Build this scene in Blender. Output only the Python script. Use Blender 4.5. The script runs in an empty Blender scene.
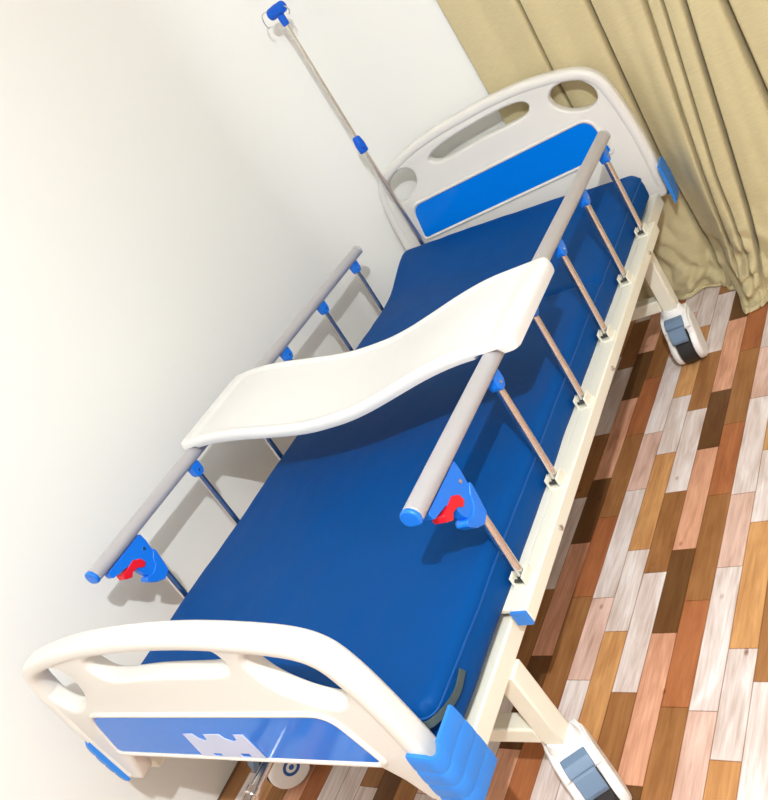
import bpy, bmesh, math, random
from mathutils import Vector, Matrix, noise
random.seed(4)
C = bpy.context.scene.collection
PI = math.pi

# ------------------------------------------------------------------ materials
def srgb(r, g, b):
    f = lambda c: (c/255/12.92 if c/255 <= .04045 else ((c/255+.055)/1.055)**2.4)
    return (f(r), f(g), f(b), 1)

def mat(name, col, rough=.5, metal=0, var=.04, scale=6, bump=0, bscale=60, coat=0, spec=.5):
    m = bpy.data.materials.new(name); m.use_nodes = True
    nt = m.node_tree; N = nt.nodes; L = nt.links
    b = N['Principled BSDF']
    b.inputs['Roughness'].default_value = rough
    b.inputs['Metallic'].default_value = metal
    b.inputs['Coat Weight'].default_value = coat
    b.inputs['Specular IOR Level'].default_value = spec
    tc = N.new('ShaderNodeTexCoord'); nz = N.new('ShaderNodeTexNoise')
    nz.inputs['Scale'].default_value = scale; nz.inputs['Detail'].default_value = 4
    L.new(tc.outputs['Object'], nz.inputs['Vector'])
    mx = N.new('ShaderNodeMix'); mx.data_type = 'RGBA'
    mx.inputs[6].default_value = tuple(c*(1-var) for c in col[:3])+(1,)
    mx.inputs[7].default_value = tuple(min(1, c*(1+var)) for c in col[:3])+(1,)
    L.new(nz.outputs['Fac'], mx.inputs[0]); L.new(mx.outputs[2], b.inputs['Base Color'])
    if bump:
        n2 = N.new('ShaderNodeTexNoise'); n2.inputs['Scale'].default_value = bscale; n2.inputs['Detail'].default_value = 3
        L.new(tc.outputs['Object'], n2.inputs['Vector'])
        bp = N.new('ShaderNodeBump'); bp.inputs['Strength'].default_value = bump; bp.inputs['Distance'].default_value = .01
        L.new(n2.outputs['Fac'], bp.inputs['Height']); L.new(bp.outputs['Normal'], b.inputs['Normal'])
    return m

M = dict(
    wall_tan=mat('tan_wall_paint', srgb(176, 170, 160), .8, var=.01, scale=1.2),
    ceiling=mat('ceiling_paint', srgb(190, 188, 182), .8, var=.01, scale=1.2),
    wall=mat('white_wall_paint', srgb(238, 238, 234), .75, var=.01, scale=1.2, bump=.03, bscale=30),
    plastic=mat("white_abs_plastic", srgb(226, 223, 217), .38, var=.01),
    tableplastic=mat('table_plastic', srgb(229, 228, 226), .42, var=.01),
    cream=mat('cream_powder_coat', srgb(233, 230, 214), .4, var=.015),
    panel=mat('blue_panel_plastic', srgb(0, 120, 228), .08, var=.03, scale=4, spec=.3),
    bumper=mat('light_blue_plastic', srgb(40, 128, 220), .4, var=.03),
    clamp=mat('blue_clamp_plastic', srgb(22, 120, 232), .35, var=.03),
    deepblue=mat('deep_blue_plastic', srgb(0, 92, 212), .5, spec=.3, var=.03),
    red=mat('red_plastic', srgb(235, 25, 40), .35, var=.03),
    rail=mat('matte_silver_aluminium', srgb(192, 190, 194), .45, metal=.35, var=.02),
    chrome=mat('polished_steel', srgb(222, 218, 214), .2, metal=1, var=.02),
    darkmetal=mat('dark_slot_metal', srgb(70, 72, 70), .5, metal=.5),
    mattress=mat('blue_mattress_cover', srgb(0, 70, 138), .55, var=.08, scale=9, bump=.12, bscale=26, spec=.1),
    edge_highlight=mat('mattress_edge_highlight', srgb(4, 78, 152), .5, var=.05),  # highlight along the mattress edge, put in as a lighter blue
    strap=mat('grey_strap_webbing', srgb(58, 72, 74), .6, var=.1, scale=80),
    pedal=mat('grey_blue_pedal', srgb(104, 128, 156), .5, var=.03),
    rubber=mat('black_wheel_rubber', srgb(38, 40, 44), .45, var=.1),
    caster=mat('caster_white_plastic', srgb(240, 240, 240), .4, var=.01),
    ring=mat('blue_hub_ring', srgb(30, 90, 165), .45, var=.03),
    emblem=mat('pale_lavender_emblem', srgb(196, 206, 236), .35, var=.02),
    board=mat('bed_deck_steel', srgb(200, 198, 188), .5),
)

def curtain_mat():
    m = mat('beige_curtain_fabric', srgb(199, 185, 144), .72, var=.07, scale=3.5, bump=.25, bscale=14, spec=.35)
    N = m.node_tree.nodes; L = m.node_tree.links
    b = N['Principled BSDF']; b.inputs['Sheen Weight'].default_value = .15
    # woven crosswise slubs
    tc = N.new('ShaderNodeTexCoord'); mp = N.new('ShaderNodeMapping'); mp.inputs['Scale'].default_value = (40, 40, 260)
    nz = N.new('ShaderNodeTexNoise'); nz.inputs['Scale'].default_value = 1; nz.inputs['Detail'].default_value = 2
    L.new(tc.outputs['Object'], mp.inputs[0]); L.new(mp.outputs[0], nz.inputs['Vector'])
    old = [l for l in L if l.to_socket == b.inputs['Base Color']][0].from_socket
    mx = N.new('ShaderNodeMix'); mx.data_type = 'RGBA'; mx.blend_type = 'OVERLAY'; mx.inputs[0].default_value = .12
    L.new(old, mx.inputs[6]); L.new(nz.outputs['Fac'], mx.inputs[7]); L.new(mx.outputs[2], b.inputs['Base Color'])
    return m
M['curtain'] = curtain_mat()

def floor_mat():
    m = bpy.data.materials.new('mixed_wood_plank_vinyl'); m.use_nodes = True
    nt = m.node_tree; N = nt.nodes; L = nt.links; b = N['Principled BSDF']
    def math_(op, a, c=None, d=None):
        n = N.new('ShaderNodeMath'); n.operation = op
        for i, v in enumerate((a, c, d)):
            if v is None: continue
            if isinstance(v, (int, float)): n.inputs[i].default_value = v
            else: L.new(v, n.inputs[i])
        return n.outputs[0]
    geo = N.new('ShaderNodeTexCoord'); sep = N.new('ShaderNodeSeparateXYZ'); L.new(geo.outputs['Object'], sep.inputs[0])
    x, y = sep.outputs[0], sep.outputs[1]; th = .041
    u = math_('SUBTRACT', math_('MULTIPLY', x, math.cos(th)), math_('MULTIPLY', y, math.sin(th)))
    v = math_('ADD', math_('MULTIPLY', x, math.sin(th)), math_('MULTIPLY', y, math.cos(th)))
    W = .0595; P = .607
    us = math_('DIVIDE', math_('SUBTRACT', u, .241), W)
    k = math_('FLOOR', us); fu = math_('SUBTRACT', us, k)
    g = math_('FLOOR', math_('DIVIDE', math_('ADD', k, .5), 5.0))
    mm = math_('SUBTRACT', k, math_('MULTIPLY', g, 5.0))
    def table(vals):
        r = N.new('ShaderNodeValToRGB'); r.color_ramp.interpolation = 'CONSTANT'
        e = r.color_ramp.elements
        for i, c in enumerate(vals):
            if not isinstance(c, tuple): c = (c, c, c, 1)
            q = e[i] if i < 2 else e.new(i/5)
            q.position = i/5; q.color = c
        L.new(math_('DIVIDE', math_('ADD', mm, .5), 5.0), r.inputs[0]); return r.outputs[0]
    offs = [.015+.011, -.268+.014, -.122+.016, .07+.018, -.14+.021]
    off = math_('SUBTRACT', table([o+.5 for o in offs]), .5)
    thr = table([.55, .613, .587, .55, .595])
    white, pink, brown, dark, orange, tan = srgb(229, 215, 210), srgb(222, 166, 136), srgb(160, 110, 66), srgb(108, 72, 40), srgb(172, 106, 66), srgb(206, 152, 98)
    pw = srgb(220, 184, 168)
    A = table([brown, white, tan, white, pink]); B = table([orange, pw, white, brown, dark])
    vs = math_('DIVIDE', math_('ADD', math_('SUBTRACT', v, off), math_('MULTIPLY', g, .304)), P)
    vi = math_('FLOOR', vs); fv = math_('SUBTRACT', vs, vi)
    isB = math_('GREATER_THAN', fv, thr)
    mx = N.new('ShaderNodeMix'); mx.data_type = 'RGBA'; L.new(isB, mx.inputs[0]); L.new(A, mx.inputs[6]); L.new(B, mx.inputs[7])
    # per plank shade
    cb = N.new('ShaderNodeCombineXYZ'); L.new(k, cb.inputs[0]); L.new(vi, cb.inputs[1]); L.new(isB, cb.inputs[2])
    wn = N.new('ShaderNodeTexWhiteNoise'); wn.noise_dimensions = '3D'; L.new(cb.outputs[0], wn.inputs[0])
    # grain
    def grain(su, sv, det, ofs):
        c = N.new('ShaderNodeCombineXYZ'); L.new(math_('MULTIPLY', u, su), c.inputs[0]); L.new(math_('MULTIPLY', v, sv), c.inputs[1])
        L.new(math_('ADD', math_('MULTIPLY', wn.outputs[0], 9.0), ofs), c.inputs[2])
        n = N.new('ShaderNodeTexNoise'); n.inputs['Scale'].default_value = 1; n.inputs['Detail'].default_value = det; n.inputs['Distortion'].default_value = .6
        L.new(c.outputs[0], n.inputs['Vector']); return n.outputs[0]
    g1 = grain(150, 9, 5, 0); g2 = grain(28, 6, 3, 4)
    val = math_('ADD', math_('ADD', math_('MULTIPLY', math_('SUBTRACT', g1, .5), .75), math_('MULTIPLY', math_('SUBTRACT', g2, .5), .95)), math_('MULTIPLY', math_('SUBTRACT', wn.outputs[0], .5), .14))
    # knots
    vo = N.new('ShaderNodeTexVoronoi'); vo.inputs['Scale'].default_value = 1
    cv = N.new('ShaderNodeCombineXYZ'); L.new(math_('MULTIPLY', u, 13.0), cv.inputs[0]); L.new(math_('MULTIPLY', v, 7.5), cv.inputs[1]); L.new(cv.outputs[0], vo.inputs['Vector'])
    kn = N.new('ShaderNodeMapRange'); kn.inputs[1].default_value = .02; kn.inputs[2].default_value = .085; kn.inputs[3].default_value = .55; kn.inputs[4].default_value = 0
    L.new(vo.outputs['Distance'], kn.inputs[0])
    # seams
    e1 = math_('MINIMUM', fu, math_('SUBTRACT', 1.0, fu))
    e2 = math_('MULTIPLY', math_('MINIMUM', math_('MINIMUM', fv, math_('SUBTRACT', 1.0, fv)), math_('ABSOLUTE', math_('SUBTRACT', fv, thr))), P/W)
    seam = N.new('ShaderNodeMapRange'); seam.inputs[1].default_value = .008; seam.inputs[2].default_value = .03; seam.inputs[3].default_value = .55; seam.inputs[4].default_value = 0
    L.new(math_('MINIMUM', e1, e2), seam.inputs[0])
    tot = math_('SUBTRACT', math_('SUBTRACT', math_('ADD', 1.0, val), kn.outputs[0]), seam.outputs[0])
    # warmer where darker : gamma-like per channel
    s2 = N.new('ShaderNodeSeparateColor'); L.new(mx.outputs[2], s2.inputs[0])
    c2 = N.new('ShaderNodeCombineColor')
    t2 = math_('MAXIMUM', tot, .08)
    for i, p in enumerate((.8, 1.1, 1.3)):
        L.new(math_('MINIMUM', math_('MULTIPLY', s2.outputs[i], math_('POWER', t2, p)), .9), c2.inputs[i])
    L.new(c2.outputs[0], b.inputs['Base Color'])
    b.inputs['Roughness'].default_value = .42; b.inputs['Specular IOR Level'].default_value = .4
    return m
M['floor'] = floor_mat()

# ------------------------------------------------------------------ mesh helpers
def empty(name, loc=(0, 0, 0)):
    o = bpy.data.objects.new(name, None); o.empty_display_size = .1; o.location = loc; C.objects.link(o); return o

def build(name, bm, m, parent=None, bevel=0, seg=2, smooth=True, angle=40):
    bmesh.ops.recalc_face_normals(bm, faces=bm.faces)
    me = bpy.data.meshes.new(name); bm.to_mesh(me); bm.free()
    me.materials.append(m)
    o = bpy.data.objects.new(name, me); C.objects.link(o)
    if parent:
        o.parent = parent
        # children are authored in world space
        w = Matrix.Identity(4); p = parent
        while p: w = p.matrix_basis @ w; p = p.parent
        me.transform(w.inverted())
    if smooth:
        for p in me.polygons: p.use_smooth = True
        try: me.set_sharp_from_angle(angle=math.radians(angle))
        except Exception: pass
    if bevel:
        b = o.modifiers.new('Bevel', 'BEVEL'); b.width = bevel; b.segments = seg; b.limit_method = 'ANGLE'; b.angle_limit = math.radians(35); b.harden_normals = False
    return o

def box(bm, x0, x1, y0, y1, z0, z1, T=None):
    vs = [bm.verts.new((x, y, z)) for x in (x0, x1) for y in (y0, y1) for z in (z0, z1)]
    for f in ((0, 1, 3, 2), (4, 6, 7, 5), (0, 4, 5, 1), (2, 3, 7, 6), (0, 2, 6, 4), (1, 5, 7, 3)): bm.faces.new([vs[i] for i in f])
    if T: 
        for v in vs: v.co = T @ v.co
    return vs

def frame_from(d):
    d = Vector(d).normalized(); up = Vector((0, 0, 1)) if abs(d.z) < .95 else Vector((1, 0, 0))
    a = d.cross(up).normalized(); return a, a.cross(d).normalized()

def tube(bm, pts, r, seg=16, caps=True, rr=None):
    pts = [Vector(p) for p in pts]; rings = []; a = b = None
    for i, p in enumerate(pts):
        d = (pts[min(i+1, len(pts)-1)]-pts[max(i-1, 0)]).normalized()
        if a is None: a, b = frame_from(d)
        else:
            a = (a-d*a.dot(d)).normalized(); b = a.cross(d).normalized()
        q = rr[i] if rr else r
        rings.append([bm.verts.new(p+(a*math.cos(2*PI*k/seg)+b*math.sin(2*PI*k/seg))*q) for k in range(seg)])
    for i in range(len(rings)-1):
        for k in range(seg): bm.faces.new((rings[i][k], rings[i][(k+1) % seg], rings[i+1][(k+1) % seg], rings[i+1][k]))
    if caps: bm.faces.new(rings[0][::-1]); bm.faces.new(rings[-1])

def prism(bm, pts, a0, a1, fn):
    """pts 2D outline, swept from a0 to a1; fn(u, v, a) -> 3D"""
    lo = [bm.verts.new(fn(u, v, a0)) for u, v in pts]; hi = [bm.verts.new(fn(u, v, a1)) for u, v in pts]
    n = len(pts)
    for i in range(n): bm.faces.new((lo[i], lo[(i+1) % n], hi[(i+1) % n], hi[i]))
    bm.faces.new(lo[::-1]); bm.faces.new(hi)

def catmull(pts, n=8, closed=True):
    out = []; N_ = len(pts)
    rng = range(N_) if closed else range(N_-1)
    for i in rng:
        g = lambda k: pts[k % N_] if closed else pts[max(0, min(N_-1, k))]
        p0, p1, p2, p3 = g(i-1), g(i), g(i+1), g(i+2)
        for s in range(n):
            t = s/n
            out.append(tuple(.5*((2*b)+(-a+c)*t+(2*a-5*b+4*c-d)*t*t+(-a+3*b-3*c+d)*t**3) for a, b, c, d in zip(p0, p1, p2, p3)))
    if not closed: out.append(tuple(pts[-1]))
    return out

def rounded(pts, r, n=6):
    """round polygon corners; r scalar or per corner list"""
    out = []; N_ = len(pts)
    for i in range(N_):
        p = Vector(pts[i]); a = Vector(pts[i-1]); c = Vector(pts[(i+1) % N_]); q = r[i] if isinstance(r, (list, tuple)) else r
        if q <= 0: out.append(tuple(p)); continue
        da = (a-p); dc = (c-p); la, lc = da.length, dc.length; da.normalize(); dc.normalize()
        h = da.angle(dc)/2; t = min(q/math.tan(h), la*.49, lc*.49)
        s, e = p+da*t, p+dc*t
        for k in range(n+1):
            w = k/n; out.append(tuple(s*(1-w)**2+p*2*w*(1-w)+e*w*w))
    return out

def plate(loops, half, bev):
    """filled 2D outline with holes -> bmesh with rounded rims, lying in XY, thickness along Z"""
    cu = bpy.data.curves.new('outline', 'CURVE'); cu.dimensions = '2D'; cu.fill_mode = 'BOTH'
    cu.extrude = half-bev; cu.bevel_depth = bev; cu.bevel_resolution = 3; cu.offset = -bev
    for lp in loops:
        s = cu.splines.new('POLY'); s.points.add(len(lp)-1)
        for i, (x, y) in enumerate(lp): s.points[i].co = (x, y, 0, 1)
        s.use_cyclic_u = True
    o = bpy.data.objects.new('outline', cu); C.objects.link(o)
    bpy.context.view_layer.update()
    me = bpy.data.meshes.new_from_object(o.evaluated_get(bpy.context.evaluated_depsgraph_get()))
    bm = bmesh.new(); bm.from_mesh(me); bmesh.ops.remove_doubles(bm, verts=bm.verts, dist=1e-5)
    bpy.data.objects.remove(o); bpy.data.curves.remove(cu); bpy.data.meshes.remove(me)
    return bm

def tag(o, label=None, cat=None, group=None, kind=None):
    if label: o['label'] = label
    if cat: o['category'] = cat
    if group: o['group'] = group
    if kind: o['kind'] = kind
    return o

def dup(o, parent, T):
    """copy a part with its sub-parts, moved by a matrix in the parent's space"""
    c = o.copy(); C.objects.link(c); c.parent = parent; c.matrix_basis = T @ o.matrix_basis
    for ch in list(o.children):
        d = ch.copy(); C.objects.link(d); d.parent = c
    return c

# ------------------------------------------------------------------ the room
XW = -.697
bm = bmesh.new(); box(bm, XW-.1, 3.0, -3.3, 1.34, -.05, 0); tag(build('floor', bm, M['floor'], smooth=False), kind='structure')
bm = bmesh.new(); box(bm, XW-.12, XW, -3.3, 1.34, -.04, 2.8); tag(build('wall_left', bm, M['wall'], smooth=False), kind='structure')
bm = bmesh.new(); 
cove = [(XW-.01, 1.34), (XW-.01, 1.12-.34), (XW, 1.12-.33)]+[(XW+.33-.33*math.cos(PI/2*k/24), 1.12-.33+.33*math.sin(PI/2*k/24)) for k in range(1, 25)]+[(.10, 1.12), (.10, 1.34)]  # added curve: corner rounded so wall shading blends without a visible line
prism(bm, cove, -.04, 2.8, lambda u, v, a: (u, v, a)); box(bm, .10, 2.9, 1.30, 1.34, -.04, 2.8); tag(build('wall_back', bm, M['wall'], angle=20), kind='structure')
bm = bmesh.new(); box(bm, 2.9, 3.0, -3.2, 1.34, -.04, 2.8); tag(build('wall_right', bm, M['wall_tan'], smooth=False), kind='structure')
bm = bmesh.new(); box(bm, XW-.12, 3.0, -3.3, -3.2, -.04, 2.8); tag(build('wall_front', bm, M['wall_tan'], smooth=False), kind='structure')
bm = bmesh.new(); box(bm, XW-.12, 3.0, -3.3, 1.34, 2.8, 2.9); tag(build('ceiling', bm, M['ceiling'], smooth=False), kind='structure')

# ------------------------------------------------------------------ curtain
def interp(tab, z):
    tab = sorted(tab)
    if z <= tab[0][0]: return tab[0][1]
    if z >= tab[-1][0]:
        (a, b), (c, d) = tab[-2], tab[-1]; s = (d-b)/(c-a) if c > a else 0
        return d+s*.5*(z-c)
    for (a, b), (c, d) in zip(tab, tab[1:]):
        if a <= z <= c: return b+(d-b)*(z-a)/(c-a)
smooth01 = lambda t: (lambda q: q*q*(3-2*q))(max(0, min(1, t)))
CRE = [  # crease lines: (z, x) pairs, depth, width
    ([(0, .062), (1.26, .062)], 0, .01),
    ([(0, .17), (.6, .18), (1.2, .17)], .006, .03),
    ([(0, .28), (.895, .281), (1.134, .288)], .045, .0035),
    ([(0, .38), (.5, .38), (1.1, .375)], .006, .03),
    ([(0, .485), (.134, .475), (.367, .463), (.505, .457), (1.03, .470)], .055, .0050),
    ([(0, .53), (.3, .525), (.94, .55)], .005, .02),
    ([(0, .575), (.101, .565), (.405, .579), (.955, .617)], .035, .0055),
    ([(0, .61), (.1, .612), (.404, .616), (.932, .661)], .030, .0035),
    ([(0, .63), (.045, .632), (.216, .659), (.5, .683), (.903, .714)], .06, .0050),
    ([(0, .74), (.5, .75), (.9, .76)], .006, .02),
    ([(0, .82), (.551, .823), (.853, .808)], .06, .0065),
    ([(0, .93), (1, .92)], .04, .008), ([(0, 1.05), (1, 1.06)], .045, .008), ([(0, 1.2), (1, 1.19)], .04, .008),
    ([(0, 1.33), (1, 1.34)], .045, .008), ([(0, 1.47), (1, 1.46)], .04, .008), ([(0, 1.6), (1, 1.6)], 0, .01)]
def curtain_point(x, z, xs):
    q_ = max(0, min(1, (1.2-z)/1.2))
    lean = 1.10-.018*q_-(.085*q_+.10*max(0, 1-z/.9))*smooth01((x-.47)/.14)
    if z > 1.2: lean += .02*min(1, (z-1.2))*0
    y = lean
    for (tab, dep, w), xc in zip(CRE, xs):
        if dep:
            d = (x-xc)/w
            amp = dep*(1 if z > .12 else max(.25, z/.12))
            # steep on one side, softly rolled on the other
            y += amp*math.exp(-d*d)+amp*.14*(math.exp(-(d/4)**2) if d < 0 else math.exp(-(d/7)**2))
    # long soft fullness
    y += .004*math.sin(x*31+z*1.3)+.005*noise.noise((x*7, z*2.2, 1.7))
    if z < .42:
        q = (.42-z)/.42
        y += q*(.030*noise.noise((x*9, z*8, 3.1))-.028*abs(noise.noise((x*14+z*5, z*11-x*3, 6)))+.012)+q*q*(.034*noise.noise((x*24, z*22, 8))-.03*abs(noise.noise((x*17-z*9, z*15, 2))))
    # heaped hem on the floor: bulges forward
    heap = math.exp(-((x-.60)/.075)**2)*smooth01((.17-z)/.15)
    y -= .055*heap*(1+.7*noise.noise((x*22, z*30, 5)))
    hz = math.exp(-((x-.585)/.06)**2)*smooth01((.24-z)/.12)
    y += hz*(.045*noise.noise((x*20+z*12, z*17, 9))-.035*abs(noise.noise((x*16-z*20, z*22, 12)))+.01)
    heap2 = math.exp(-((x-.34)/.12)**2)*smooth01((.10-z)/.08); y -= .02*heap2
    heap3 = smooth01((x-.64)/.1)*smooth01((.12-z)/.1); y -= .012*heap3*(1+.6*noise.noise((x*18, z*26, 2)))
    return y
bm = bmesh.new()
zs = [2.55-(2.55-1.3)*i/30 for i in range(30)]+[1.3-1.3*i/200 for i in range(201)]
rows = []
ncol = 26
for z in zs:
    xs = [interp(c[0], z) for c in CRE]
    row = []
    for i in range(len(xs)-1):
        for k in range(ncol):
            t = k/ncol; t = t+.16*math.sin(2*PI*t)/(2*PI)*-1*3.2   # crowd columns at the creases
            x = xs[i]+(xs[i+1]-xs[i])*t
            row.append((x, curtain_point(x, z, xs), z))
    row.append((xs[-1], curtain_point(xs[-1], z, xs), z)); rows.append(row)
# the hem drags a little way over the floor
last = rows[-1]
for s in range(1, 9):
    r = []
    for (x, y, z) in last:
        ln = (.010+.025*math.exp(-((x-.57)/.05)**2)+.006*smooth01((x-.64)/.1))*(1+.5*noise.noise((x*15, 0, 0)))
        t = s/8
        r.append((x, y-ln*t, .004+.012*math.sin(PI*t)*(1+noise.noise((x*30, t*3, 4)))*(1 if s < 8 else 0)))
    rows.append(r)
rows = [[(x, y, max(z, .003)) for x, y, z in r] for r in rows]
V = [[bm.verts.new(p) for p in r] for r in rows]
for a, b in zip(V, V[1:]):
    for i in range(len(a)-1): bm.faces.new((a[i], a[i+1], b[i+1], b[i]))
cur = build('curtain', bm, M['curtain'], angle=180)
so = cur.modifiers.new('Solidify', 'SOLIDIFY'); so.thickness = .002; so.offset = 1
tag(cur, 'long beige fabric curtain hanging in folds behind the bed, hem crumpled on the floor', 'curtain')

# ------------------------------------------------------------------ the bed
bed = empty('hospital_bed')
tag(bed, 'white and blue hospital bed with folding side rails on casters beside the white wall', 'hospital bed')

# --- frame
bm = bmesh.new()
for s in (-1, 1):
    box(bm, min(s*.405, s*.445), max(s*.405, s*.445), -.99, .99, .385, .43)
for y in (-.88, -.45, .1, .55, .92): box(bm, -.405, .405, y-.015, y+.015, .39, .425)
build('frame', bm, M['cream'], bed, .004)
bm = bmesh.new()
for y0, y1 in ((-.955, -.40), (-.38, .08), (.12, .30), (.34, .955)): box(bm, -.395, .395, y0, y1, .432, .450)
build('mattress_deck', bm, M['board'], bed, .004)

# --- legs and cross bars
for yf, s, zb in ((-.765, -1, .19), (-.765, 1, .19), (.685, -1, .19), (.685, 1, .19)):
    bm = bmesh.new()
    box(bm, s*.428-.022, s*.428+.022, yf-.022, yf+.022, zb, .386)
    build('leg', bm, M['cream'], bed, .004)
for yf in (-.765, .685):
    bm = bmesh.new(); box(bm, -.406, .406, yf-.02, yf+.02, .192, .232); build('cross_bar', bm, M['cream'], bed, .004)

# --- boards
def half_to_full(h): return [(-x, z) for x, z in reversed(h) if x > 1e-4]+list(h)
def make_board(name, yc, face, zoff, holeM, holeR, out_half, zb, pan):
    """face = side the blue panel looks towards: -1 for towards the camera"""
    out = [p for p in catmull(half_to_full(out_half), 6, closed=False)]
    bot = zb['mid']
    lower = [(.462, zb['leg']+.01), (.452, zb['leg']), (.405, zb['leg']), (.392, zb['leg']+.012), (.372, bot-.045), (.345, bot-.012), (.30, bot)]
    loop = out+lower+[(-x, z) for x, z in reversed(lower)]
    holes = [catmull(holeM, 6), catmull(holeR, 6), catmull([(-x, z) for x, z in reversed(holeR)], 6)]
    bm = plate([loop]+holes, .019, .008)
    R = Matrix(((1, 0, 0), (0, 0, 1), (0, 1, 0)))
    for v in bm.verts: v.co = Vector((v.co.x, yc+v.co.z, v.co.y))
    # thick rolled rim following the top and sides
    path = []
    for i, (x, z) in enumerate(out):
        a = Vector(out[max(0, i-1)]); b = Vector(out[min(len(out)-1, i+1)]); t = (b-a).normalized(); n = Vector((t.y, -t.x))
        path.append((x+n.x*.0175, z+n.y*.0175))
    ring_n = 20; rings = []
    for i, (x, z) in enumerate(path):
        a = Vector(path[max(0, i-1)]); b = Vector(path[min(len(path)-1, i+1)]); t = (b-a).normalized(); n = Vector((-t.y, t.x))
        w = .0175
        ring = []
        for k in range(ring_n):
            c, s_ = math.cos(2*PI*k/ring_n), math.sin(2*PI*k/ring_n)
            cu_ = math.copysign(abs(c)**.7, c); su_ = math.copysign(abs(s_)**.7, s_)
            ring.append(bm.verts.new((x+n.x*w*cu_, yc+.0235*su_, z+n.y*w*cu_)))
        rings.append(ring)
    for a, b in zip(rings, rings[1:]):
        for k in range(ring_n): bm.faces.new((a[k], a[(k+1) % ring_n], b[(k+1) % ring_n], b[k]))
    bm.faces.new(rings[0][::-1]); bm.faces.new(rings[-1])
    # raised lip round the blue panel
    wt, wb, zt, z0 = pan
    pp = rounded([(-wb, z0), (wb, z0), (wt, zt), (-wt, zt)], [.012, .012, .045, .045])
    def ringtube(pp, r, y):
        rs = []; n_ = len(pp)
        for i in range(n_):
            t = (Vector(pp[(i+1) % n_])-Vector(pp[i-1])).normalized(); n = Vector((-t.y, t.x)); x, z = pp[i]
            rs.append([bm.verts.new((x+n.x*r*math.cos(2*PI*k/8), y+r*math.sin(2*PI*k/8), z+n.y*r*math.cos(2*PI*k/8))) for k in range(8)])
        for i in range(n_):
            a, b = rs[i], rs[(i+1) % n_]
            for k in range(8): bm.faces.new((a[k], a[(k+1) % 8], b[(k+1) % 8], b[k]))
    yfc = yc+face*.019
    ringtube(rounded([(-wb-.006, z0-.006), (wb+.006, z0-.006), (wt+.006, zt+.006), (-wt-.006, zt+.006)], [.014, .014, .048, .048]), .006, yfc)
    b = build(name, bm, M['plastic'], bed, angle=50)
    bm = bmesh.new(); prism(bm, pp, yfc-face*.004, yfc+face*.0025, lambda u, v, a: (u, a, v))
    build('blue_panel', bm, M['panel'], b, .0015)
    return b, yfc
footM = [(-.165, .765), (-.15, .793), (-.06, .806), (.06, .806), (.19, .797), (.218, .775), (.205, .742), (.15, .735), (0, .738), (-.13, .735)]
footR = [(.256, .755), (.285, .778), (.345, .774), (.39, .752), (.415, .715), (.412, .680), (.392, .655), (.36, .648), (.31, .668), (.27, .705)]
foot_half = [(0, .839), (.12, .835), (.22, .825), (.33, .806), (.395, .786), (.430, .757), (.446, .716), (.455, .66), (.461, .58), (.463, .50), (.462, .42)]
footboard, yff = make_board('footboard', -1.011, -1, 0, footM, footR, foot_half, dict(mid=.507, leg=.405), (.335, .366, .630, .514))
headM = [(-.190, .848), (-.170, .869), (-.08, .883), (.06, .888), (.16, .883), (.198, .866), (.193, .842), (.15, .830), (0, .833), (-.14, .827)]
headR = [(.268, .842), (.290, .866), (.333, .868), (.374, .850), (.400, .816), (.403, .786), (.388, .766), (.355, .762), (.31, .779), (.277, .808)]
head_half = [(0, .940), (.12, .938), (.22, .928), (.31, .909), (.380, .885), (.420, .855), (.444, .812), (.458, .74), (.468, .65), (.472, .56), (.470, .44)]
headboard, yfh = make_board('headboard', 1.009, -1, 0, headM, headR, head_half, dict(mid=.49, leg=.40), (.345, .366, .731, .609))

ANG = .05
HR = Matrix.Translation((0, 1.009, 0)) @ Matrix.Rotation(ANG, 4, 'Z') @ Matrix.Translation((0, -1.009, 0))
# castle shaped emblem on the foot panel
ep = [(-.074, .583), (-.046, .583), (-.040, .570), (-.026, .563), (-.018, .568), (-.014, .583), (.030, .583), (.036, .570), (.052, .563), (.066, .567), (.070, .583), (.095, .583), (.098, .5155), (-.082, .5155)]
w1 = [(-.044, .5245), (-.019, .5245), (-.019, .5165), (-.044, .5165)]; w2 = [(.035, .527), (.062, .527), (.062, .5165), (.035, .5165)]
bm = plate([ep, w1, w2], .0008, .0003)
for v in bm.verts: v.co = Vector((v.co.x, yff-.0035+v.co.z, v.co.y))
build('castle_emblem', bm, M['emblem'], footboard, smooth=False)

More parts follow.
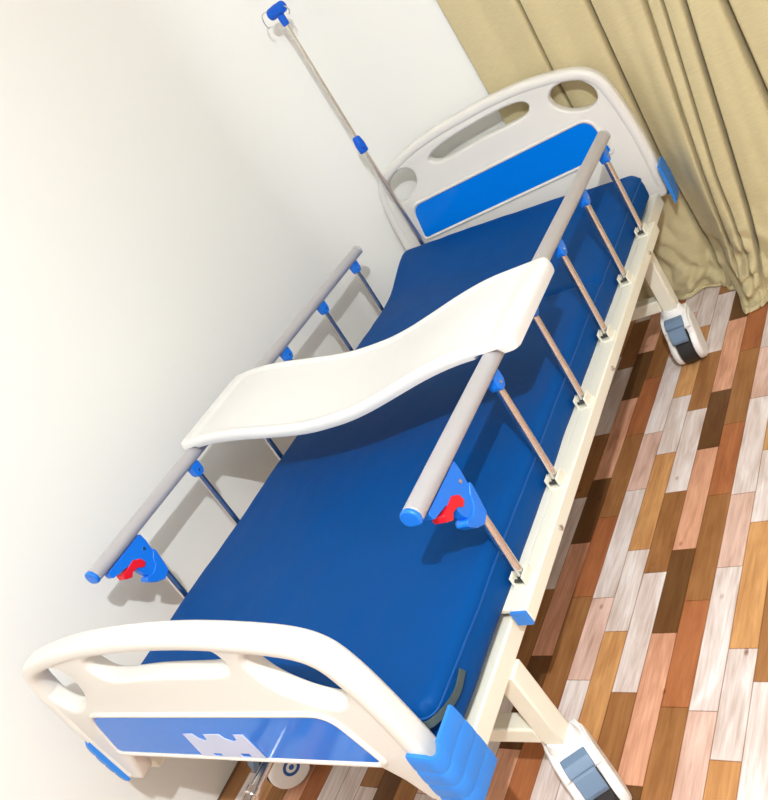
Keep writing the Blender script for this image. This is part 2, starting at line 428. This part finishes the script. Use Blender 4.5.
# corner bumpers, ribbed, wrapped round the board corners
def bumper(parent, s, sy, yb, z0, z1, x_in, xo, yi):
    """s: +1 right / -1 left; sy: outward y direction; yb: outer face y; yi: inner end y on the side"""
    path = [(x_in, yb)]+[(xo-.022+.022*math.sin(a), yb-sy*(.022-.022*math.cos(a))) for a in [PI/2*k/6 for k in range(7)]]+[(xo, yi)]
    n = len(path); bm = bmesh.new(); outer = []; inner = []
    zsn = 44
    for j in range(zsn+1):
        t = j/zsn
        ro, ri = [], []
        for i, (x, y) in enumerate(path):
            f = i/(n-1)
            zt = z1-.012*math.sin(PI*min(1, f*1.15))+.008*f; zbm = z0
            z = zbm+(zt-zbm)*t
            a = Vector(path[max(0, i-1)]); b = Vector(path[min(n-1, i+1)]); tt = (b-a).normalized(); nn = Vector((tt.y, -tt.x))*sy*-1
            bulge = .0016*abs(math.sin(t*PI*4))**.4+.003*math.sin(PI*t)
            if nn.dot(Vector((1, 0)) if f > .5 else Vector((0, sy))) < 0: nn = -nn
            ro.append(bm.verts.new((s*(x+nn.x*bulge), y+nn.y*bulge, z)))
            ri.append(bm.verts.new((s*(x-nn.x*.006), y-nn.y*.006, z)))
        outer.append(ro); inner.append(ri)
    for G in (outer, inner):
        for a, b in zip(G, G[1:]):
            for i in range(n-1): bm.faces.new((a[i], a[i+1], b[i+1], b[i]))
    for i in range(n-1):
        bm.faces.new((outer[0][i], outer[0][i+1], inner[0][i+1], inner[0][i])); bm.faces.new((outer[-1][i], outer[-1][i+1], inner[-1][i+1], inner[-1][i]))
    for j in range(zsn):
        for i in (0, n-1): bm.faces.new((outer[j][i], outer[j+1][i], inner[j+1][i], inner[j][i]))
    build('corner_bumper', bm, M['bumper'], parent, angle=35)
for s in (-1, 1):
    bumper(footboard, s, -1, -1.040, .413, .546, .437 if s > 0 else .440, .494 if s > 0 else .472, -.958)
    bumper(headboard, s, 1, 1.040, .385, .508, .437, .486, .940)

headboard.matrix_basis = HR   # the head end sits slightly askew

# crank handle under the footboard
bm = bmesh.new()
tube(bm, [(-.038, -.86, .405), (-.038, -1.06, .405), (-.038, -1.16, .405)], .011, 18)
tube(bm, [(-.038, -1.03, .405), (-.038, -1.045, .405)], .015, 18)
crank = build('crank_handle', bm, M['chrome'], bed, .001)

# --- side rails
def side_rail(s):
    tz = lambda y: -.0125*(y+.757)/1.475+.006
    x = s*.470; xt = s*.468
    ytop = [.661-.256*k for k in range(6)]; ybot = [.648-.256*k for k in range(6)]
    bm = bmesh.new()
    # slightly flattened tube with a shallow underside groove
    prof = []
    for k in range(24):
        a = 2*PI*k/24; r = .0188
        px, pz = r*math.cos(a), r*1.02*math.sin(a)
        if pz < -.0115: pz = -.0115-(abs(pz)-.0115)*.35
        prof.append((px, pz))
    prism(bm, prof, -.757, .718, lambda u, v, a: (xt+u, a, .752+v+tz(a)))
    rail = build('side_rail', bm, M['rail'], bed, .002, angle=30)
    for y, d in ((-.757, -1), (.718, 1)):
        bm = bmesh.new(); prism(bm, [(a*1.03, b*1.03) for a, b in prof], y, y+d*.010, lambda u, v, a: (xt+u, a, .752+v+tz(a))); build('end_cap', bm, M['clamp'] if d < 0 else M['rail'], rail, .003)
    # lower bar the posts stand on
    bm = bmesh.new(); box(bm, min(s*.462, s*.496), max(s*.462, s*.496), -.704, .705, .429, .463)
    box(bm, min(s*.428, s*.463), max(s*.428, s*.463), -.698, .70, .450, .4612)
    build('lower_bar', bm, M['cream'], rail, .003)
    bm = bmesh.new(); box(bm, min(s*.4625, s*.4955), max(s*.4625, s*.4955), -.709, -.7035, .4295, .4625); build('bar_end_cap', bm, M['bumper'], rail, .001)
    for y in (.55, .02, -.49):
        bm = bmesh.new(); tube(bm, [(s*.496, y, .445), (s*.5005, y, .445), (s*.502, y, .445)], .006, 12, rr=[.0062, .0055, .003]); build('screw', bm, M['chrome'], rail)
    for k in range(6):
        yb, yt = ybot[k], ytop[k]
        if k == 5: yt = yb+.012
        top = Vector((xt, yt, .738 if k < 5 else .66)); bot = Vector((x, yb, .466))
        bm = bmesh.new(); tube(bm, [bot, bot+(top-bot)*.5, top], .0094, 16); build('post', bm, M['chrome'], rail)
        # U bracket at the foot of the post
        bm = bmesh.new()
        box(bm, x-.0145, x-.0102, yb-.018, yb+.017, .463, .487); box(bm, x+.0102, x+.0145, yb-.018, yb+.017, .463, .487)
        box(bm, x-.0101, x+.0101, yb-.004, yb+.0165, .463, .483); box(bm, x-.016, x+.018, yb-.022, yb+.020, .461, .4655)
        build('base_bracket', bm, M['cream'], rail, .0012)
        bm = bmesh.new(); tube(bm, [(x-.009, yb-.012, .474), (x+.009, yb-.012, .474)], .0035, 10); build('pivot_pin', bm, M['darkmetal'], rail)
        if k < 5:
            bm = bmesh.new()
            pts = rounded([(-.015, .738), (.017, .738), (.016, .712), (.008, .701), (-.010, .701), (-.015, .712)], .005, 3)
            prism(bm, pts, -.0115, .0115, lambda u, v, a: (xt+a, yt+u, v+tz(yt)+.001)); build('post_clamp', bm, M['clamp'], rail, .002)
            bm = bmesh.new(); tube(bm, [(xt-.0130, yt, .717+tz(yt)), (xt+.0130, yt, .717+tz(yt))], .0035, 10); build('clamp_rivet', bm, M['chrome'], rail)
    # latch housing with red trigger at the foot end
    bm = bmesh.new()
    pts = rounded([(-.735, .740), (-.608, .740), (-.608, .716), (-.612, .692), (-.620, .668), (-.643, .643), (-.664, .652), (-.672, .668), (-.676, .690), (-.690, .712), (-.733, .722)], .006, 3)
    prism(bm, pts, -.0105, .0105, lambda u, v, a: (xt+a, u, v)); la = build('latch_housing', bm, M['clamp'], rail, .0025)
    bm = bmesh.new()
    pts = rounded([(-.606, .694), (-.612, .660), (-.619, .624), (-.642, .617), (-.664, .630), (-.680, .650), (-.674, .660), (-.655, .651), (-.637, .658), (-.628, .676)], .006, 3)
    prism(bm, pts, -.0135, .0135, lambda u, v, a: (xt+a, u, v)); build('latch_cover', bm, M['clamp'], rail, .0025)
    bm = bmesh.new()
    pts = rounded([(-.668, .712), (-.652, .700), (-.648, .684), (-.660, .678), (-.672, .690), (-.690, .694), (-.700, .687), (-.716, .698), (-.714, .712), (-.700, .710)], .004, 3)
    prism(bm, pts, -.0155, .0155, lambda u, v, a: (xt+a*.9, u, v)); tr = build('release_trigger', bm, M['red'], rail, .002)
    tr['label'] = 'red release trigger'
    bm = bmesh.new(); tube(bm, [(xt-.0125, -.628, .708), (xt+.0125, -.628, .708)], .0042, 12); build('latch_screw', bm, M['chrome'], rail)
    return rail
side_rail(1); side_rail(-1)

# --- casters
def caster(x, y, deg, rings_on=False, ztop=.192, trail=.024):
    a = math.radians(deg); d = Vector((math.cos(a), math.sin(a), 0)); n = Vector((-d.y, d.x, 0)); O = Vector((x, y, 0))
    P = lambda u, v, w: tuple(O+d*u+n*w+Vector((0, 0, v)))
    R_ = .0625; cx = trail; cz = R_+.001
    bm = bmesh.new()
    # round collar under the leg
    tube(bm, [P(0, .150, 0), P(0, .166, 0), P(0, .180, 0), P(0, ztop, 0)], .030, 28, rr=[.038, .037, .033, .029])
    # hood over the wheel
    hood = [(-.036, .168), (.030, .168), (.048, .155), (.058, .138), (.050, .128), (.020, .130), (-.020, .122), (-.046, .096), (-.050, .130)]
    prism(bm, rounded(hood, .008, 3), -.040, .040, lambda u, v, w: P(u, v, w))
    # side cheeks, domed outwards in three steps
    for s in (-1, 1):
        def outline(g):
            pts = [(cx+(.0595-g)*math.cos(math.radians(q)), cz-.001+(.0595-g)*math.sin(math.radians(q))) for q in range(-122, 62, 8)]
            return pts+[(.052-g, .135-g), (.030-g, .160-g), (-.034+g, .160-g), (-.050+g, .118), (-.034+g, .060)]
        lv = [(s*.0245, .001), (s*.030, 0), (s*.039, .002), (s*.044, .007)]
        rings = [[bm.verts.new(P(u, v, w)) for u, v in outline(g)] for w, g in lv]
        for A, B in zip(rings, rings[1:]):
            m_ = len(A)
            for k in range(m_): bm.faces.new((A[k], A[(k+1) % m_], B[(k+1) % m_], B[k]))
        bm.faces.new(rings[0][::-1]); bm.faces.new(rings[-1])
    c = build('caster', bm, M['caster'], bed, .003, 3, angle=35)
    bm = bmesh.new()
    tube(bm, [P(cx, cz, w) for w in (-.0225, -.018, 0, .018, .0225)], R_, 44, rr=[R_-.006, R_-.001, R_, R_-.001, R_-.006])
    build('wheel', bm, M['rubber'], c)
    for s in ((-1, 1) if rings_on else ()):
        for r0, r1 in ((.015, .023), (0, .007)):
            bm = bmesh.new(); rs = []
            for w in (.0435, .0452):
                rs.append([[bm.verts.new(P(cx+r*math.cos(2*PI*k/36), cz+r*math.sin(2*PI*k/36), s*w)) for k in range(36)] for r in (max(r0, .0005), r1)])
            for k in range(36):
                j = (k+1) % 36
                (a0, a1), (b0, b1) = rs
                bm.faces.new((a0[k], a0[j], a1[j], a1[k])); bm.faces.new((b0[k], b0[j], b1[j], b1[k])); bm.faces.new((a1[k], a1[j], b1[j], b1[k])); bm.faces.new((a0[k], a0[j], b0[j], b0[k]))
            build('hub_ring', bm, M['ring'], c)
    bm = bmesh.new()
    pts = rounded([(.056, .157), (.072, .149), (.090, .120), (.089, .107), (.080, .106), (.066, .130), (.054, .143)], .004, 3)
    prism(bm, pts, -.0235, .0235, lambda u, v, w: P(u, v, w)); build('brake_pedal', bm, M['pedal'], c, .003)
    bm = bmesh.new()
    prism(bm, rounded([(.034, .173), (.054, .170), (.070, .155), (.062, .145), (.036, .158)], .004, 3), -.0265, .0265, lambda u, v, w: P(u, v, w)); build('pedal_hinge', bm, M['pedal'], c, .003)
    return c
caster(.432, -.765, -50)
caster(.424, .685, -82, trail=.018)
caster(-.425, -.745, -116, True, trail=.02)
caster(-.428, .685, -100)

# ------------------------------------------------------------------ mattress
mt = empty('mattress', (0, 0, .452))
tag(mt, 'dark blue vinyl covered mattress lying on the bed deck', 'mattress')
nx, ny = 60, 150
X0, X1, Y0, Y1, Z0 = -.452, .442, -.962, .932, .4505
def mat_top(x, y):
    h = .553-.012*((x+.45)/.9)
    tilt = (.615-.075*((x+.45)/.9))-h
    h += tilt*smooth01((y-.60)/.33)**1.3
    h += .006*math.cos(x*3.4)
    h += .004*noise.noise((x*5, y*4, 0))+.0018*noise.noise((x*16, y*13, 2))
    h -= .013*math.exp(-((y-.30-.02*x)/.008)**2)*smooth01((x-.12)/.2)
    return h
bm = bmesh.new(); rows = []
ex = .030
us = [X0+(X1-X0)*i/nx for i in range(nx+1)]
def edge_round(d, r=.022):  # drop near the edge
    return r-math.sqrt(max(0, r*r-(r-d)**2)) if d < r else 0
ux = [0, .0015, .005, .010, .016, .022]+[.022+(X1-X0-.044)*i/nx for i in range(1, nx)]+[X1-X0-q for q in (.022, .016, .010, .005, .0015, 0)]
uy = [0, .0015, .005, .010, .016, .022]+[.022+(Y1-Y0-.044)*i/ny for i in range(1, ny)]+[Y1-Y0-q for q in (.022, .016, .010, .005, .0015, 0)]
def corner_xy(x, y, r=.035):
    cxs = min(max(x, X0+r), X1-r); cys = min(max(y, Y0+r), Y1-r); dx, dy = x-cxs, y-cys
    if dx and dy:
        m_ = max(abs(dx), abs(dy)); L_ = math.hypot(dx, dy)
        if L_ > 0: k = m_/L_; return cxs+dx*k, cys+dy*k
    return x, y
top = []
for b in uy:
    r = []
    for a in ux:
        da = min(a, X1-X0-a); db = min(b, Y1-Y0-b)
        x, y = X0+a, Y0+b; z = mat_top(x, y)-edge_round(da)-edge_round(db)
        x, y = corner_xy(x, y); r.append(bm.verts.new((x, y, z)))
    top.append(r)
for a, b in zip(top, top[1:]):
    for i in range(len(a)-1): bm.faces.new((a[i], a[i+1], b[i+1], b[i]))
loop = [top[0][i] for i in range(len(ux))]+[top[j][-1] for j in range(1, len(uy))]+[top[-1][i] for i in range(len(ux)-2, -1, -1)]+[top[j][0] for j in range(len(uy)-2, 0, -1)]
prev = loop
cx_, cy_ = (X0+X1)/2, (Y0+Y1)/2
for lv in range(1, 7):
    t = lv/6; cur_ = []
    for v in loop:
        z = v.co.z*(1-t)+Z0*t
        n_ = Vector((1 if v.co.x > X1-.03 else -1 if v.co.x < X0+.03 else 0, 1 if v.co.y > Y1-.03 else -1 if v.co.y < Y0+.03 else 0, 0))
        if n_.length: n_.normalize()
        o_ = .004*math.sin(PI*t)+(-.012 if lv == 6 else 0)+.0025*noise.noise((v.co.x*9, v.co.y*9, t*3))
        cur_.append(bm.verts.new((v.co.x+n_.x*o_, v.co.y+n_.y*o_, z)))
    for i in range(len(loop)): bm.faces.new((prev[i], prev[(i+1) % len(loop)], cur_[(i+1) % len(loop)], cur_[i]))
    prev = cur_
bm.faces.new(prev)
build('cover', bm, M['mattress'], mt, angle=80)
# raised line round the top edge, lighter blue standing in for a highlight
pth = []
for (x, y) in rounded([(X0, Y0), (X1, Y0), (X1, Y1), (X0, Y1)], .035, 8): pth.append((x, y))
dense = []
for i in range(len(pth)):
    a, b = Vector(pth[i]), Vector(pth[(i+1) % len(pth)]); k = max(1, int((b-a).length/.03))
    for j in range(k): dense.append(a.lerp(b, j/k))
bm = bmesh.new(); dense.append(dense[0])
def pz(p): return mat_top(p.x, p.y)-.021
tube(bm, [(p.x+(.0005 if p.x > 0 else -.0005), p.y, pz(p)) for p in dense], .0019, 8, caps=False)
build('edge_highlight', bm, M['edge_highlight'], mt)
# strap at the foot corner
bm = bmesh.new()
sp = catmull([(.451, -.862, .512), (.4515, -.895, .506), (.4515, -.925, .511), (.451, -.950, .520), (.440, -.970, .524), (.420, -.973, .520)], 6, closed=False)
secs = []
for i, p in enumerate(sp):
    a = Vector(sp[max(0, i-1)]); b = Vector(sp[min(len(sp)-1, i+1)]); t = (b-a).normalized(); side = t.cross(Vector((1, 0, .35))).normalized(); up = side.cross(t)
    secs.append([bm.verts.new(Vector(p)+side*q*.0065+up*w*.0025) for q, w in ((-1, -1), (1, -1), (1, 1), (-1, 1))])
for a, b in zip(secs, secs[1:]):
    for k in range(4): bm.faces.new((a[k], a[(k+1) % 4], b[(k+1) % 4], b[k]))
bm.faces.new(secs[0][::-1]); bm.faces.new(secs[-1])
st = build('strap', bm, M['strap'], mt, .0015); st['label'] = 'dark grey strap at the foot corner'

# ------------------------------------------------------------------ overbed table
bm = bmesh.new()
XA, XB = -.497, .532
def ttop(x):
    a = abs(x)
    return .794-.055*(1-smooth01((a-.02)/.40))
def tw(x):  # half-width in y, rounded corners
    e = min(x-XA, XB-x); r = .016
    return .152-(r-math.sqrt(max(0, r*r-(r-e)**2)) if e < r else 0)
xs_ = sorted(set([round(XA+(XB-XA)*i/110, 4) for i in range(111)]+[XA+.0005, XB-.0005, XA+.002, XB-.002, XA+.006, XB-.006, .505, .436, -.436]))
rows = []
for x in xs_:
    zt = ttop(x); hw = tw(x); a = abs(x)
    endd = min(x-XA, XB-x)
    drop = .010*(1-min(1, endd/.012))**2
    zb_ = .7740 if .44 < a < .500 else (zt-.030 if a <= .44 else zt-.036)
    yc = -.185
    # dished top: rim a little higher than the centre field
    sect = []
    ys_ = [-1, -.985, -.95, -.90, -.86, -.80, -.4, 0, .4, .80, .86, .90, .95, .985, 1]
    inn = smooth01((min(x-XA, XB-x)-.035)/.02)
    for q in ys_:
        e = 1-abs(q); dz = -.012*max(0, (1-e/.05))**2 if e < .05 else 0
        rec = -.006*inn*smooth01((.90-abs(q))/.05)
        sect.append((yc+q*hw, zt+dz-drop+rec))
    sect += [(yc+hw, zt-.020-drop), (yc+hw*.985, zb_+.002), (yc+hw*.95, zb_), (yc-hw*.95, zb_), (yc-hw*.985, zb_+.002), (yc-hw, zt-.020-drop)]
    rows.append([bm.verts.new((x, y, max(z, zb_))) for y, z in sect])
for a, b in zip(rows, rows[1:]):
    n_ = len(a)
    for k in range(n_): bm.faces.new((a[k], a[(k+1) % n_], b[(k+1) % n_], b[k]))
bm.faces.new(rows[0][::-1]); bm.faces.new(rows[-1])
ot = build('overbed_table', bm, M['tableplastic'], angle=50)
tag(ot, 'white moulded plastic overbed table board resting across both side rails', 'overbed table')

# ------------------------------------------------------------------ drip stand
iv = empty('iv_pole', (-.378, .950, .43))
tag(iv, 'tall telescopic steel drip pole with blue fittings standing at the headboard corner', 'iv pole')
pb, pm, pt_ = Vector((-.378, .950, .43)), Vector((-.370, .948, 1.022)), Vector((-.358, .948, 1.494))
bm = bmesh.new(); tube(bm, [pb, pm], .0095, 18); build('lower_tube', bm, M['chrome'], iv)
bm = bmesh.new(); tube(bm, [pm, pt_], .008, 16); build('upper_tube', bm, M['chrome'], iv)
d_ = (pm-pb).normalized()
bm = bmesh.new(); tube(bm, [pm-d_*.035, pm-d_*.033, pm-d_*.005, pm+d_*.02, pm+d_*.026], .02, 20, rr=[.014, .0165, .0175, .014, .009])
tube(bm, [pm-d_*.01+Vector((.01, -.008, 0)), pm-d_*.01+Vector((.024, -.02, 0))], .008, 14)
build('clamp_knob', bm, M['deepblue'], iv, .002)
bm = bmesh.new(); tube(bm, [pt_-Vector((0, 0, .035)), pt_-Vector((0, 0, .033)), pt_+Vector((0, 0, .01))], .013, 18, rr=[.009, .0115, .013])
ax = Vector((1, -.15, 0)).normalized()
tube(bm, [pt_+ax*q+Vector((0, 0, .018)) for q in (-.036, -.033, 0, .030, .034)], .018, 20, rr=[.014, .019, .020, .018, .013])
build('hook_head', bm, M['deepblue'], iv, .002)
for s, L_ in ((-1, 1), (1, .35)):
    bm = bmesh.new()
    base = pt_+ax*s*.028+Vector((0, 0, .02))
    if s < 0: pts = [(0, 0), (.018, .014), (.040, .012), (.050, -.006), (.048, -.026), (.040, -.030)]
    else: pts = [(0, 0), (.012, -.01), (.016, -.024), (.008, -.032)]
    tube(bm, [base+ax*s*u+Vector((0, 0, v)) for u, v in catmull(pts, 5, closed=False)], .0022, 8); build('hook', bm, M['chrome'], iv)

# ------------------------------------------------------------------ light
def lamp(name, loc, power, size, col):
    l = bpy.data.lights.new(name, 'POINT'); l.energy = power; l.shadow_soft_size = size; l.color = col
    o = bpy.data.objects.new(name, l); o.location = loc; C.objects.link(o)
lamp('ceiling_lamp', (1.70, -1.77, 2.42), 155, .022, (.94, .975, 1))
w = bpy.data.worlds.new('world'); bpy.context.scene.world = w; w.use_nodes = True
w.node_tree.nodes['Background'].inputs[0].default_value = (1, .975, .94, 1); w.node_tree.nodes['Background'].inputs[1].default_value = .55

# ------------------------------------------------------------------ camera
cd = bpy.data.cameras.new('camera'); cam = bpy.data.objects.new('camera', cd); C.objects.link(cam)
cam.location = (1.31918, -1.58907, 1.43708); cam.rotation_euler = (1.0993125, .5764875, .4651902)
cd.sensor_fit = 'HORIZONTAL'; cd.sensor_width = 36; cd.lens = 856.144/768*36; cd.clip_start = .02
sc = bpy.context.scene; sc.camera = cam
sc.view_settings.view_transform = 'Standard'; sc.view_settings.look = 'None'; sc.view_settings.exposure = .50; sc.view_settings.gamma = 1
sc.view_settings.use_curve_mapping = False
